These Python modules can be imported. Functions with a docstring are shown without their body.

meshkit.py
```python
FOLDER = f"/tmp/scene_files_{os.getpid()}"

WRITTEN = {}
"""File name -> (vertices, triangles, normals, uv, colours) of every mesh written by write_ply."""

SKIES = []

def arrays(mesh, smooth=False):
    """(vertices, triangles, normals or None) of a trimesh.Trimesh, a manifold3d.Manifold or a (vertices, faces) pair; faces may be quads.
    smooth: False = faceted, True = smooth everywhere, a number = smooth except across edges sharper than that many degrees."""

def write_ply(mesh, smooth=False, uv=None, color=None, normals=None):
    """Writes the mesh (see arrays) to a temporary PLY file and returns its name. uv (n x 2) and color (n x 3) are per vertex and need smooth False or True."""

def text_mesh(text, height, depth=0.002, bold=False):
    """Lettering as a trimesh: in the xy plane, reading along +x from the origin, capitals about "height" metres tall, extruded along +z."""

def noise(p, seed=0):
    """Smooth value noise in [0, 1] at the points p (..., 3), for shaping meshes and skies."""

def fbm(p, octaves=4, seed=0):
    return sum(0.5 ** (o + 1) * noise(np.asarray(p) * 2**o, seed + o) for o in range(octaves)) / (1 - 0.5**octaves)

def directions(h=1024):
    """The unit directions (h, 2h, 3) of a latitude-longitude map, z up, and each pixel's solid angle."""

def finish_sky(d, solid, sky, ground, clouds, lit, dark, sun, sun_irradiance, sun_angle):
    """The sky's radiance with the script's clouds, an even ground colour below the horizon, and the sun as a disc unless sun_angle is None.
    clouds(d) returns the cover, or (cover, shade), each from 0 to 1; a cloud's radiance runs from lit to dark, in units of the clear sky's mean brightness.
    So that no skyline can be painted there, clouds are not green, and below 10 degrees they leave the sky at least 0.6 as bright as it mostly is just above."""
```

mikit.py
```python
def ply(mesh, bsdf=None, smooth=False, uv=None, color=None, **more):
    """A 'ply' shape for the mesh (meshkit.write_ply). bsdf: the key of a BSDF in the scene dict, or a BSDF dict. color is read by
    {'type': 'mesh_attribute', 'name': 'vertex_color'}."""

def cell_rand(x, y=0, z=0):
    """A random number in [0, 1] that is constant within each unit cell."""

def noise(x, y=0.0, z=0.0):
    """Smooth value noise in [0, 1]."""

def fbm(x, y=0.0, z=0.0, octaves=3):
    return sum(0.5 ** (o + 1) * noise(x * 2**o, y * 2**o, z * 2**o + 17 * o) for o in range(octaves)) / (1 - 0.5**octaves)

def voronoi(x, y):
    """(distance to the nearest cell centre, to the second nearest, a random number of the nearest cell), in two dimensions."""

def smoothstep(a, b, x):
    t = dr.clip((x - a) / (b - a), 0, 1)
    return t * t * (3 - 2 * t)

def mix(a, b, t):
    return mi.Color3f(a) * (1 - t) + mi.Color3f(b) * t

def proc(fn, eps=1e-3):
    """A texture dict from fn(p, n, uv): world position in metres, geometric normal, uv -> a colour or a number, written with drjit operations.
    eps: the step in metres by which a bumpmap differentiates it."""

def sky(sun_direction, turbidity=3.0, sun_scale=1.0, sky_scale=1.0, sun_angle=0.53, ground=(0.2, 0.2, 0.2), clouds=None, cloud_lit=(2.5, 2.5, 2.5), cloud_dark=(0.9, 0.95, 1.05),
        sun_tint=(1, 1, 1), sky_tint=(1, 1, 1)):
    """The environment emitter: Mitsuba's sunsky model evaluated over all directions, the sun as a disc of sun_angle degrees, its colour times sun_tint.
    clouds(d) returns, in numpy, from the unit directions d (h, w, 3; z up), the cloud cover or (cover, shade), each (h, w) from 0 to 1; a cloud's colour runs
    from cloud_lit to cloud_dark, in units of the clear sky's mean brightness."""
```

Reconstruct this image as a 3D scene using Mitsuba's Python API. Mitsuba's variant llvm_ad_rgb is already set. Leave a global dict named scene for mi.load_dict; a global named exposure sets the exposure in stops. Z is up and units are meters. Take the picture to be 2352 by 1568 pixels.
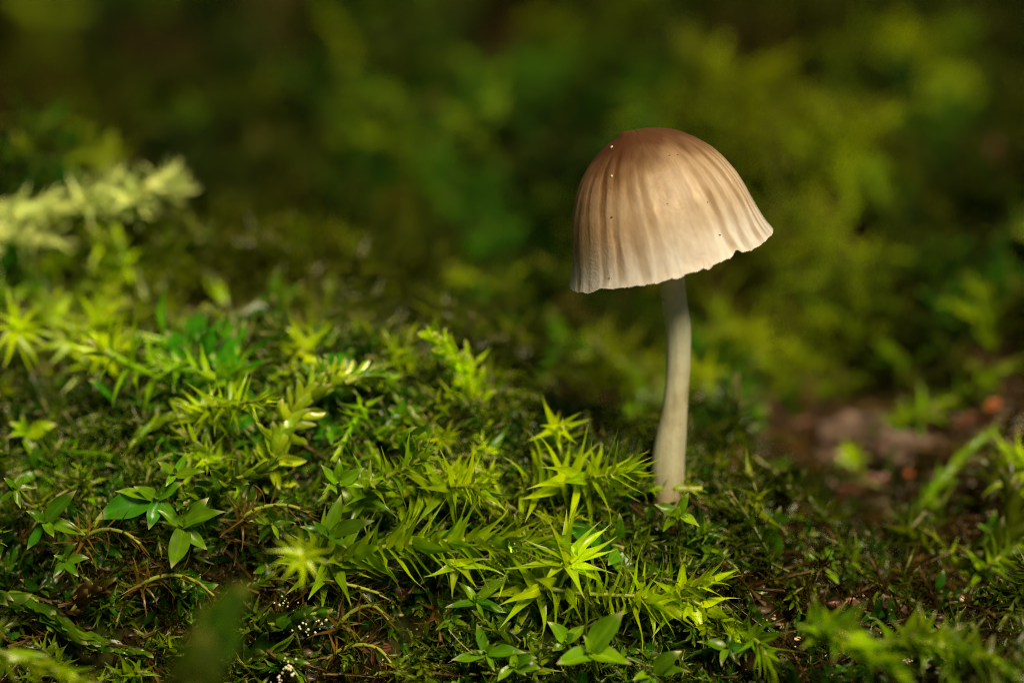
# A small bonnet mushroom in a bed of mosses, built at 100:1 (1 unit = 1 cm of the real place) so that leaf-thin gaps stay well above the ray offset.
import math, random
import numpy as np, trimesh, drjit as dr, mitsuba as mi, mikit, meshkit
from mikit import noise, fbm, smoothstep, mix, proc, ply, cell_rand

scene, labels = {}, {}
T = mi.ScalarTransform4f
# ------------------------------------------------------------------ camera, sky, exposure
PITCH, FPX = math.radians(12.0), 7160.0
FW = np.array([0, math.cos(PITCH), -math.sin(PITCH)]); UP = np.array([0, math.sin(PITCH), math.cos(PITCH)]); RT = np.array([1.0, 0, 0])
CAM = np.array([0, 0, 0.71]) - 14.0 * FW
scene['camera'] = {'type': 'thinlens', 'fov': math.degrees(2 * math.atan(1176 / FPX)), 'fov_axis': 'x', 'aperture_radius': 0.26, 'focus_distance': 13.50,
                   'near_clip': 0.5, 'far_clip': 3000.0,
                   'to_world': T().look_at(origin=CAM.tolist(), target=(CAM + FW).tolist(), up=[0, 0, 1])}
scene['sky'] = mikit.sky((0.27, -0.60, 0.72), turbidity=3, sun_scale=1.0, sky_scale=0.13, sun_angle=22.0, sun_tint=(1.0, 0.97, 0.88), sky_tint=(1.0, 0.94, 0.74), ground=(0.05, 0.06, 0.02))
exposure = 2.52
rng = np.random.default_rng(7)
R = random.Random(11)


def at(px, py, d):
    """The point seen at (px, py) of the 2352 x 1568 photograph, d in front of the lens."""
    return CAM + FW * d + RT * ((px - 1176) / FPX * d) + UP * ((784 - py) / FPX * d)


def project(p):
    q = np.asarray(p) - CAM
    d = q @ FW
    return 1176 + FPX * (q @ RT) / d, 784 - FPX * (q @ UP) / d, d


# ------------------------------------------------------------------ materials
def leaf_colour(deep, yellow, tip):
    def fn(p, n, uv):
        k = dr.floor(uv.x)
        a, b = (k - 8 * dr.floor(k / 8)) / 7, dr.floor(k / 8) / 7
        x = dr.abs(uv.x - k - 0.5) / 0.4
        c = mix(deep, yellow, a) * (0.19 + 1.34 * b * dr.sqrt(b))
        v = noise(p.x * 26, p.y * 26, p.z * 26)
        streak = noise((uv.x - k) * 9 + k * 7.3 + dr.floor(p.x * 3) * 3.1, uv.y * 2.5, p.y * 2)
        c = c * (0.62 + 0.44 * v + 0.32 * streak)
        c = c * mix((1.15, 1.05, 1.0), (1, 1, 1), smoothstep(0.0, 0.35, uv.y))
        c = c * (1 + 0.22 * (1 - smoothstep(0.0, 0.22, x)))                       # paler nerve
        c = mix(c, mi.Color3f(0.20, 0.12, 0.03) * (0.5 + b), 0.75 * smoothstep(0.80, 0.95, noise(p.x * 4.1 + 3, p.y * 4.1, p.z * 4.1)) * smoothstep(0.2, 0.9, uv.y))   # browned ends here and there
        return dr.clip(mix(c, mi.Color3f(tip) * (0.6 + 0.6 * b), 0.8 * smoothstep(0.74, 0.98, uv.y)), 0.0, 0.92)  # pale tips, with some of their glint put into the colour
    return fn


def leaf_bsdf(key, deep, yellow, tip, rough=0.32, spec=0.4, through=0.62):
    col = proc(leaf_colour(deep, yellow, tip))
    colt = proc(leaf_colour(tuple(float(q) for q in np.array(deep) * (1.15, 1.1, .7)), tuple(float(q) for q in np.array(yellow) * (1.15, 1.1, .6)), tip))
    scene[key] = {'type': 'blendbsdf', 'weight': through,
                  'a': {'type': 'twosided', 'm': {'type': 'principled', 'base_color': col, 'roughness': rough, 'specular': spec}},
                  'b': {'type': 'principledthin', 'base_color': colt, 'roughness': 0.6, 'diff_trans': 2.0, 'spec_trans': 0.0, 'eta': 1.4}}


leaf_bsdf('moss_leaf', (0.050, 0.230, 0.005), (0.34, 0.48, 0.0005), (0.58, 0.57, 0.22), rough=0.27)
leaf_bsdf('distant_leaf', (0.022, 0.100, 0.002), (0.150, 0.205, 0.0005), (0.22, 0.25, 0.03), rough=0.7, spec=0.08)  # darker leaf copy; shade of the far bank is put into its colour
leaf_bsdf('glossy_leaf', (0.06, 0.20, 0.006), (0.38, 0.46, 0.008), (0.5, 0.5, 0.2), rough=0.24, spec=0.6, through=0.5)
leaf_bsdf('old_leaf', (0.050, 0.042, 0.006), (0.24, 0.145, 0.020), (0.34, 0.24, 0.09), rough=0.28)
leaf_bsdf('pale_leaf', (0.24, 0.33, 0.08), (0.52, 0.58, 0.18), (0.58, 0.60, 0.28), rough=0.40, through=0.4)


def plain(key, fn, rough=0.6, spec=0.3, bump=None, **more):
    m = {'type': 'principled', 'base_color': proc(fn) if callable(fn) else {'type': 'rgb', 'value': fn}, 'roughness': rough, 'specular': spec, **more}
    if bump:
        m = {'type': 'bumpmap', 'tex': proc(bump[0], eps=bump[2]), 'scale': bump[1], 'm': m}
    scene[key] = {'type': 'twosided', 'm': m}


plain('shoot_stem', lambda p, n, uv: mix((0.08, 0.11, 0.010), (0.20, 0.26, 0.02), noise(p.x * 9, p.y * 9, p.z * 9)), 0.4, 0.4)
plain('soil', lambda p, n, uv: mix(mix((0.007, 0.004, 0.002), (0.028, 0.014, 0.006), fbm(p.x * 5, p.y * 5, p.z * 5)), (0.014, 0.022, 0.003), smoothstep(0.45, 0.62, fbm(p.x * 1.3 + 9, p.y * 1.3, p.z))), 0.95, 0.03)
plain('red_bark', lambda p, n, uv: mix((0.030, 0.011, 0.007), (0.150, 0.055, 0.026), fbm(p.x * 16, p.y * 16, p.z * 28)), 0.45, 0.45)
plain('grey_bark', lambda p, n, uv: mix((0.018, 0.011, 0.008), (0.145, 0.095, 0.066), fbm(p.x * 14, p.y * 14, p.z * 20)), 0.6, 0.3)
plain('orange_bit', lambda p, n, uv: mix((0.16, 0.04, 0.008), (0.34, 0.10, 0.018), noise(p.x * 20, p.y * 20, p.z * 20)), 0.4, 0.5)
plain('grain', lambda p, n, uv: mix((0.34, 0.30, 0.18), (0.58, 0.54, 0.40), noise(p.x * 60, p.y * 60, p.z * 60)), 0.4, 0.4)
plain('crumb', lambda p, n, uv: mix((0.012, 0.007, 0.003), (0.50, 0.40, 0.24), uv.x * uv.x) * (.6 + .6 * noise(p.x * 30, p.y * 30, p.z * 30)), 0.4, 0.35)
plain('black_speck', (0.012, 0.010, 0.008), 0.5, 0.4)
plain('hair', lambda p, n, uv: mix((0.22, 0.17, 0.06), (0.42, 0.36, 0.16), noise(p.x * 8, p.y * 8, p.z * 8)), 0.3, 0.6)
scene['water'] = {'type': 'dielectric', 'int_ior': 1.33, 'ext_ior': 1.0}


# ------------------------------------------------------------------ writing entries
def numbered(name):
    if not any(k == name or k.startswith(name + '__') for k in USED):
        USED.add(name)
        return name
    i = 1
    while f'{name}_{i:03d}' in USED:
        i += 1
    USED.add(f'{name}_{i:03d}')
    return f'{name}_{i:03d}'


USED = set()


def put(key, vfuv, bsdf, smooth=True):
    v, f, uv = vfuv
    key = numbered(key)
    scene[key] = ply((v, f), bsdf, smooth=smooth, uv=uv)
    return key


def tag(key, label=None, cat=None, group=None, kind=None):
    labels[key] = {a: b for a, b in (('label', label), ('category', cat), ('group', group), ('kind', kind)) if b}


def join(parts):
    vs, fs, us, n = [], [], [], 0
    for v, f, u in parts:
        vs.append(v); fs.append(f + n); us.append(u); n += len(v)
    return np.vstack(vs), np.vstack(fs), np.vstack(us)


def unit(a):
    return a / (np.linalg.norm(a) + 1e-12)


# ------------------------------------------------------------------ terrain
def sp(x, k):
    return np.logaddexp(0, x * k) / k


def height(x, y):
    x, y = np.asarray(x, float), np.asarray(y, float)
    side = 1 / (1 + np.exp(-np.clip((x - 1.12) * 4.5, -30, 30)))
    front = 1.35 * (1 - side) + 0.12 * side
    h = -front * sp(-(y + 0.22), 7) + 0.115 * sp(y, 3)
    h += 0.72 * np.exp(-((x + 2.7) / 1.25) ** 2 - ((y - 1.9) / 1.2) ** 2)
    h += 0.42 * np.exp(-((x + 0.85) / 0.85) ** 2 - ((y - 0.42) / np.where(y < 0.42, 0.5, 1.3)) ** 2)
    h -= 0.40 * side * np.exp(-np.maximum(y - 1.6, 0) ** 2) + 0.10 * np.exp(-((x - 1.65) / 0.8) ** 2 - ((y - 0.75) / 0.8) ** 2)
    h -= 0.10 * np.exp(-((x - 0.1) / 0.6) ** 2 - ((y - 1.8) / 0.9) ** 2)
    h += 0.35 * np.exp(-((x - 2.6) / 0.9) ** 2 - ((y - 1.6) / 1.4) ** 2)
    h += 0.55 * np.exp(-((x - 1.0) / 1.6) ** 2 - ((y - 8.5) / 1.6) ** 2)
    q = np.stack([x, y, x * 0], -1)
    far = np.clip((y - 1.0) / 3, 0, 1)
    h = h + (0.10 + 0.35 * far) * (meshkit.fbm(q * 0.9 + 31, 3, 4) - 0.5)
    return h + (0.16 + 0.75 * far) * (hummock(x, y) - 0.5)


def hummock(x, y):
    """Cushions of moss with clefts between them, 0 in a cleft and 1 on a cushion."""
    q = np.stack([x, y, x * 0], -1)
    return np.clip(0.5 + 2.1 * (meshkit.fbm(q * 1.25 + 71, 2, 12) - 0.5), 0, 1)


def table(fn, step=0.03):
    xs, ys = np.arange(-6.5, 6.5, step), np.arange(-3.5, 18, step)
    g = fn(*np.meshgrid(xs, ys))

    def look(x, y):
        a, b = np.clip((np.asarray(x) + 6.5) / step, 0, len(xs) - 1.001), np.clip((np.asarray(y) + 3.5) / step, 0, len(ys) - 1.001)
        i, j = a.astype(int), b.astype(int)
        u, v = a - i, b - j
        return (g[j, i] * (1 - u) + g[j, i + 1] * u) * (1 - v) + (g[j + 1, i] * (1 - u) + g[j + 1, i + 1] * u) * v
    return look


H_AT, HUM_AT = table(height), table(hummock)


def ground_depth(px, py):
    d = np.arange(11.0, 40.0, 0.01)
    p = CAM + FW * d[:, None] + RT * ((px - 1176) / FPX * d)[:, None] + UP * ((784 - py) / FPX * d)[:, None]
    under = np.nonzero(p[:, 2] < H_AT(p[:, 0], p[:, 1]))[0]
    return d[under[0]] if len(under) else 30.0


def on(px, py, lift=0.12):
    return at(px, py, ground_depth(px, py) - lift)


def grid_ground():
    def axis(lo, hi, fine, a, b):
        xs = [lo]
        while xs[-1] < hi:
            c = xs[-1]
            out = max(a - c, c - b, 0)
            xs.append(c + fine + out * 0.22)
        return np.array(xs)
    xs, ys = axis(-400, 400, 0.036, -3.4, 3.4), axis(-14.5, 700, 0.036, -1.6, 5.0)
    X, Y = np.meshgrid(xs, ys)
    Z = height(X, Y)
    q = np.stack([X, Y, Z], -1)
    near = np.clip(1.2 - np.maximum(np.abs(X) - 4, Y - 10) / 4, 0, 1)
    Z = Z + near * (0.12 * (meshkit.fbm(q * 6, 3, 3) - 0.5) + 0.05 * (meshkit.noise(q * 24, 3) - 0.6))
    Z = np.where(Y < -2.0, np.maximum(Z, -2.9), Z)
    n, m = X.shape
    i = np.arange((n - 1) * m).reshape(n - 1, m)[:, :-1]
    f = np.stack([i, i + 1, i + m + 1, i + m], -1).reshape(-1, 4)
    v = np.stack([X, Y, Z], -1).reshape(-1, 3)
    return v, np.vstack([f[:, :3], f[:, [0, 2, 3]]]), v[:, :2] * 1.0


put('ground', grid_ground(), 'soil')
tag('ground', 'dark brown humus under the mosses', kind='structure')


# ------------------------------------------------------------------ leaves and shoots
def width_profile(u, kind):
    if kind == 'ovate':
        w = np.sin(np.pi * np.clip(u, 0, 1) ** 0.72) ** 0.9 * (u < 0.9) + (u >= 0.9) * 0.12
        return np.maximum(np.sin(np.pi * u ** 0.78) ** 0.85 * (1 - 0.45 * u ** 6), 0.06 * (1 - u)) + 0.25 * (1 - u) ** 8
    if kind == 'boat':
        return np.maximum((u ** 0.35) * (1 - u) ** 0.62 * 1.55, 0) + 0.35 * (1 - u) ** 8
    if kind == 'thread':
        return (1 - u) ** 0.8 * 0.9 + 0.05
    w = np.minimum(1, 0.62 + 2.2 * u) * (1 - u) ** 1.05 * (1 - 0.52 * u ** 0.9) * 1.22    # pointed: broad clasping base, long drawn-out tip
    return w + 0.03 * (1 - u)


def leaf(L, W, kind='pointed', nu=7, nv=2, curl=0.6, fold=0.35, wave=0.0, twist=0.0, tint=0, seed=0):
    """A leaf along +x, its upper side towards +z; curl > 0 bends the tip down (away from the upper side)."""
    u = np.linspace(0, 1, nu + 1)
    q0, q1 = math.sin(seed * 12.9898 + L * 997), math.sin(seed * 78.233 + W * 1013)
    ang = -curl * u ** 1.3 + 0.42 * q0 * np.sin(u * 5.0) * u
    dx = np.concatenate([[0], np.cumsum(np.cos((ang[1:] + ang[:-1]) / 2))]) * L / nu
    dz = np.concatenate([[0], np.cumsum(np.sin((ang[1:] + ang[:-1]) / 2))]) * L / nu
    w = width_profile(u, kind) * W / 2
    s = np.linspace(-1, 1, nv + 1)
    U, S = np.meshgrid(u, s, indexing='ij')
    Wd = w[:, None]
    ph = seed * 1.7
    y = Wd * S * (1 - 0.25 * fold * np.abs(S))
    zz = fold * Wd * np.abs(S) ** 1.6 + wave * Wd * np.sin(U * 9 + ph + 2 * S) * np.abs(S)
    tw = twist * U
    y, zz = y * np.cos(tw) - zz * np.sin(tw), y * np.sin(tw) + zz * np.cos(tw)
    y = y + (0.16 * q1 * L) * U ** 2
    x = dx[:, None] - np.sin(ang)[:, None] * zz
    z = dz[:, None] + np.cos(ang)[:, None] * zz
    v = np.stack([x, y, z], -1).reshape(-1, 3)
    m = nv + 1
    i = np.arange(nu * m).reshape(nu, m)[:, :-1]
    f = np.stack([i, i + m, i + m + 1, i + 1], -1).reshape(-1, 4)
    uv = np.stack([tint + 0.5 + 0.4 * S, U], -1).reshape(-1, 2)
    return v, np.vstack([f[:, :3], f[:, [0, 2, 3]]]), uv


def set_leaf(lf, base, along, upper):
    v, f, uv = lf
    a = unit(along); b = unit(np.cross(upper, a)); n = np.cross(a, b)
    return base + v @ np.stack([a, b, n]), f, uv


def tube(points, radii, sides=6, tint=0):
    p = np.asarray(points, float); r = np.broadcast_to(radii, (len(p),))
    t = np.gradient(p, axis=0); t /= np.linalg.norm(t, axis=1, keepdims=True) + 1e-12
    a = unit(np.cross(t[0], [0.3, 0.2, 0.9])); A = []
    for k in t:
        a = unit(a - k * (a @ k)); A.append(a)
    A = np.array(A); B = np.cross(t, A)
    g = np.arange(sides) * 2 * np.pi / sides
    v = (p[:, None] + r[:, None, None] * (np.cos(g)[None, :, None] * A[:, None] + np.sin(g)[None, :, None] * B[:, None])).reshape(-1, 3)
    i, j = np.meshgrid(np.arange(len(p) - 1), np.arange(sides), indexing='ij')
    q = np.stack([i * sides + j, i * sides + (j + 1) % sides, (i + 1) * sides + (j + 1) % sides, (i + 1) * sides + j], -1).reshape(-1, 4)
    f = np.vstack([q[:, :3], q[:, [0, 2, 3]]])
    n = len(v)
    v = np.vstack([v, p[:1], p[-1:]])
    j = np.arange(sides); k = (len(p) - 1) * sides
    f = np.vstack([f, np.stack([j * 0 + n, (j + 1) % sides, j], 1), np.stack([j * 0 + n + 1, k + j, k + (j + 1) % sides], 1)])
    return v, f, np.stack([np.full(len(v), tint + 0.5), np.concatenate([np.repeat(np.linspace(0, 1, len(p)), sides), [0, 1]])], 1)


def spline(pts, n):
    p = np.asarray(pts, float)
    if len(p) == 2:
        return p[0] + (p[1] - p[0]) * np.linspace(0, 1, n)[:, None]
    q = np.vstack([2 * p[0] - p[1], p, 2 * p[-1] - p[-2]])
    out = []
    for i in range(len(p) - 1):
        t = np.linspace(0, 1, 24, endpoint=i == len(p) - 2)[:, None]
        a, b, c, d = q[i:i + 4]
        out.append(0.5 * (2 * b + (c - a) * t + (2 * a - 5 * b + 4 * c - d) * t ** 2 + (3 * b - a - 3 * c + d) * t ** 3))
    o = np.vstack(out)
    s = np.concatenate([[0], np.cumsum(np.linalg.norm(np.diff(o, axis=0), axis=1))])
    g = np.linspace(0, s[-1], n)
    return np.stack([np.interp(g, s, o[:, k]) for k in range(3)], 1)


def tint(a, b):
    """a: 0 deep green .. 1 yellow green, b: 0 dark .. 1 bright."""
    return int(np.clip(round(a * 7), 0, 7)) + 8 * int(np.clip(round(b * 7), 0, 7))


def shoot(path, L, W, n, kind='pointed', spread=(75, 25), curl=(0.9, -0.3), fold=0.4, a=0.8, b=0.7, stem_r=0.016, nu=8, nv=2, grow=0.15, tip_scale=0.55, rand=R, jit=1.0, wave=0.15, droop=0.0):
    """(stem, leaves) of a leafy shoot along path: leaves spiral round the axis, spreading at the base and closing into a bud at the tip."""
    p = spline(path, 40)
    t = np.gradient(p, axis=0); t /= np.linalg.norm(t, axis=1, keepdims=True)
    e = unit(np.cross(t[0], [0.12, 0.95, 0.3])); E = []
    for k in t:
        e = unit(e - k * (e @ k)); E.append(e)
    stem = tube(p[::2], np.linspace(stem_r, stem_r * 0.45, 20), 6, tint(a * 0.7, b * 0.6))
    out = []
    for i in range(n):
        s = (i + 0.5) / n
        s = s ** 0.92
        k = min(int(s * 39), 39)
        phi = i * 2.39996 + rand.uniform(-.3, .3) * jit
        r = math.cos(phi) * E[k] + math.sin(phi) * np.cross(t[k], E[k])
        end = max(0.0, (s - 0.72) / 0.28)
        sa = math.radians(spread[0] + (spread[1] - spread[0]) * end ** 1.2 + rand.uniform(-14, 14) * jit)
        c = curl[0] + (curl[1] - curl[0]) * end + rand.uniform(-.35, .35) * jit
        sc = min(1.0, grow + s / 0.22) * (1 + (tip_scale - 1) * end) * rand.uniform(0.8, 1.15)
        along = math.cos(sa) * t[k] + math.sin(sa) * r + np.array([0, 0, -droop])
        upper = math.sin(sa) * t[k] - math.cos(sa) * r
        lf = leaf(L * sc, W * sc * rand.uniform(.85, 1.1), kind, nu, nv, c, fold * rand.uniform(.6, 1.2), wave, rand.uniform(-.5, .5) * jit, tint(a + rand.uniform(-.24, .18), b + rand.uniform(-.22, .18)), i)
        out.append(set_leaf(lf, p[k] + r * stem_r * 0.7, along, upper))
    return stem, out


def add_plant(name, stem, leaves, bsdf, label, cat, group=None):
    key = numbered(name)
    put(key + '__stem', stem, 'shoot_stem')
    for lf in leaves:
        put(key + '__leaf', lf, bsdf)
    tag(key, label, cat, group)
    return key


def roots(path3, deep=0.25):
    """The path, started from inside the ground."""
    p0, d0 = path3[0], unit(path3[0] - path3[1])
    q = p0 + (d0 * 0.4 + FW * 1.0 + np.array([0, 0, -0.25])) * deep
    return [q] + list(path3)


def P3(pts, lift):
    out = []
    for k, p in enumerate(pts):
        out.append(on(p[0], p[1], p[2] if len(p) > 2 else lift))
    return out


def smooth_depth(pts, lift, depth=None):
    """Points over the ground whose distances follow a line, so that a shoot does not copy every bump of the ground."""
    d = np.array([ground_depth(p[0], p[1]) - (p[2] if len(p) > 2 else lift) for p in pts])
    x = np.linspace(0, 1, len(d))
    if depth is not None:
        return [at(p[0], p[1], k) for p, k in zip(pts, depth[0] + (depth[1] - depth[0]) * x)]
    d = np.polyval(np.polyfit(x, d, 1), x) if len(d) > 2 else d
    return [at(p[0], p[1], k) for p, k in zip(pts, d)]


PX = 1 / 515.0                                                                       # the size of one photograph pixel at the mushroom


def pointed(label, pts, L=85, W=30, n=30, lift=0.14, a=0.8, b=0.72, bsdf='moss_leaf', name='pointed_moss_shoot', cat='moss shoot', root=True, depth=None, **kw):
    lift = lift + .06
    if depth is None and 1080 < np.mean([p[1] for p in pts]) and lift < .55 and np.mean([p[0] for p in pts]) < 1750:
        depth = (13.56, 13.44)
    path = smooth_depth(pts, lift, depth)
    if root:
        path = roots(path, lift + .12)
    g = 1.0 if kw.get('kind') == 'thread' else 1.22 if kw.get('kind') else 1.34
    st, lv = shoot(path, L * PX * g, W * PX * g * (1.02 if kw.get('kind') else .96), int(n * (2.2 if g > 1 and kw.get('kind') is None else 1.25 if g > 1 else 1)), a=a, b=b, **kw)
    HERO.append(np.array(path))
    return add_plant(name, st, lv, bsdf, label, cat)


HERO = []


def star(label, c, tips, W=26, lift=0.2, kind='pointed', a=0.85, b=0.8, curl=0.35, fold=0.35, nu=8, nv=2, bsdf='moss_leaf', name='moss_rosette', cat='moss rosette', inner=5, wave=0.1, back=0.05, stem=0.4, ratio=None, tv=.19):
    """A rosette: one leaf from the centre to each tip (pixel, pixel[, how far the tip comes forward]), smaller leaves round the heart, a stem into the ground."""
    lift = lift + .05
    d = ground_depth(*c) - lift
    if c[1] > 1085 and c[0] < 1530 and lift < .6:
        d = min(d, 13.50 + R.uniform(-.07, .09))
        lift = ground_depth(*c) - d
    o = at(c[0], c[1], d)
    leaves = []
    for i, tp in enumerate(tips):
        fwd = tp[2] if len(tp) > 2 else R.uniform(-0.03, 0.07)
        q = at(tp[0], tp[1], d - fwd)
        v = q - o
        L = np.linalg.norm(v)
        al = unit(v)
        up = unit(-FW * 0.75 + np.array([0, 0, 0.65]) + 0.25 * np.array([R.uniform(-1, 1), 0, R.uniform(-1, 1)]))
        up = unit(up - al * (up @ al))
        cc = curl * R.uniform(.5, 1.4)
        al2 = unit(al + up * cc * 0.45)
        w = (ratio * .92 * L if ratio else W * PX) * R.uniform(.82, 1.15)
        lf = leaf(L * (1.03 if kind == 'ovate' else 1.16), w, kind, nu, nv, cc, fold * R.uniform(.6, 1.3), wave, R.uniform(-.5, .5), tint(a + R.uniform(-tv, tv), b + R.uniform(-tv, tv)), i)
        leaves.append(set_leaf(lf, o + up * 0.004 * i - al * 0.0, al2, up - al2 * (up @ al2)))
    mean = np.mean([np.linalg.norm(at(t[0], t[1], d) - o) for t in tips])
    ax = unit(-FW * 0.8 + np.array([0, 0, 0.6]))
    e1 = unit(np.cross(ax, RT)); e2 = np.cross(ax, e1)
    for i in range(inner):
        ph = i * 2.4 + R.uniform(-.3, .3)
        r = math.cos(ph) * e1 + math.sin(ph) * e2
        sa = math.radians(R.uniform(15, 42))
        L = mean * R.uniform(.30, .5)
        lf = leaf(L, L * (0.5 if kind == 'ovate' else 0.32), kind, nu, nv, R.uniform(-.5, .5), 0.6, wave, 0, tint(min(a + .12, 1), b + R.uniform(-.1, .1)), i)
        leaves.append(set_leaf(lf, o + ax * 0.015, math.cos(sa) * ax + math.sin(sa) * r, math.sin(sa) * ax - math.cos(sa) * r))
    foot = o + FW * (lift + .06) + np.array([R.uniform(-.05, .05), 0, -stem * .45])
    st = tube(spline([foot, o + (foot - o) * 0.5 + np.array([R.uniform(-.03, .03), -.02, 0]), o + ax * 0.02], 10), np.linspace(0.016, 0.011, 10), 6, tint(a * .6, b * .6))
    HERO.append(np.array([o]))
    return add_plant(name, st, leaves, bsdf, label, cat)


def broad(label, c, tips, lift=0.17, a=0.22, b=0.62, ratio=0.46, curl=0.45, fold=0.30, name='broad_moss_rosette', inner=3, **kw):
    return star(label, c, tips, lift=lift, kind='ovate', a=a, b=b, curl=curl, fold=fold, nu=9, nv=4, name=name, ratio=ratio, inner=inner, wave=0.16, **kw)


# ------------------------------------------------------------------ the mushroom
RIM = at(1541, 591, 13.72)
AX = unit(np.array([-math.sin(math.radians(16)), 0.0, math.cos(math.radians(16))]))
BX = np.array([AX[2], 0, -AX[0]]); CY = np.array([0, 1.0, 0])
CS = 13.72 / FPX * 1.008
PROFILE = np.array([(0, 240), (8, 235.5), (20, 230), (38, 224), (54, 219.5), (80, 213), (107, 206.5), (150, 193), (190, 174), (222, 153), (250, 127), (270, 101), (283, 79), (292, 57), (298, 36), (301, 18), (302, 0)], float)


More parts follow.
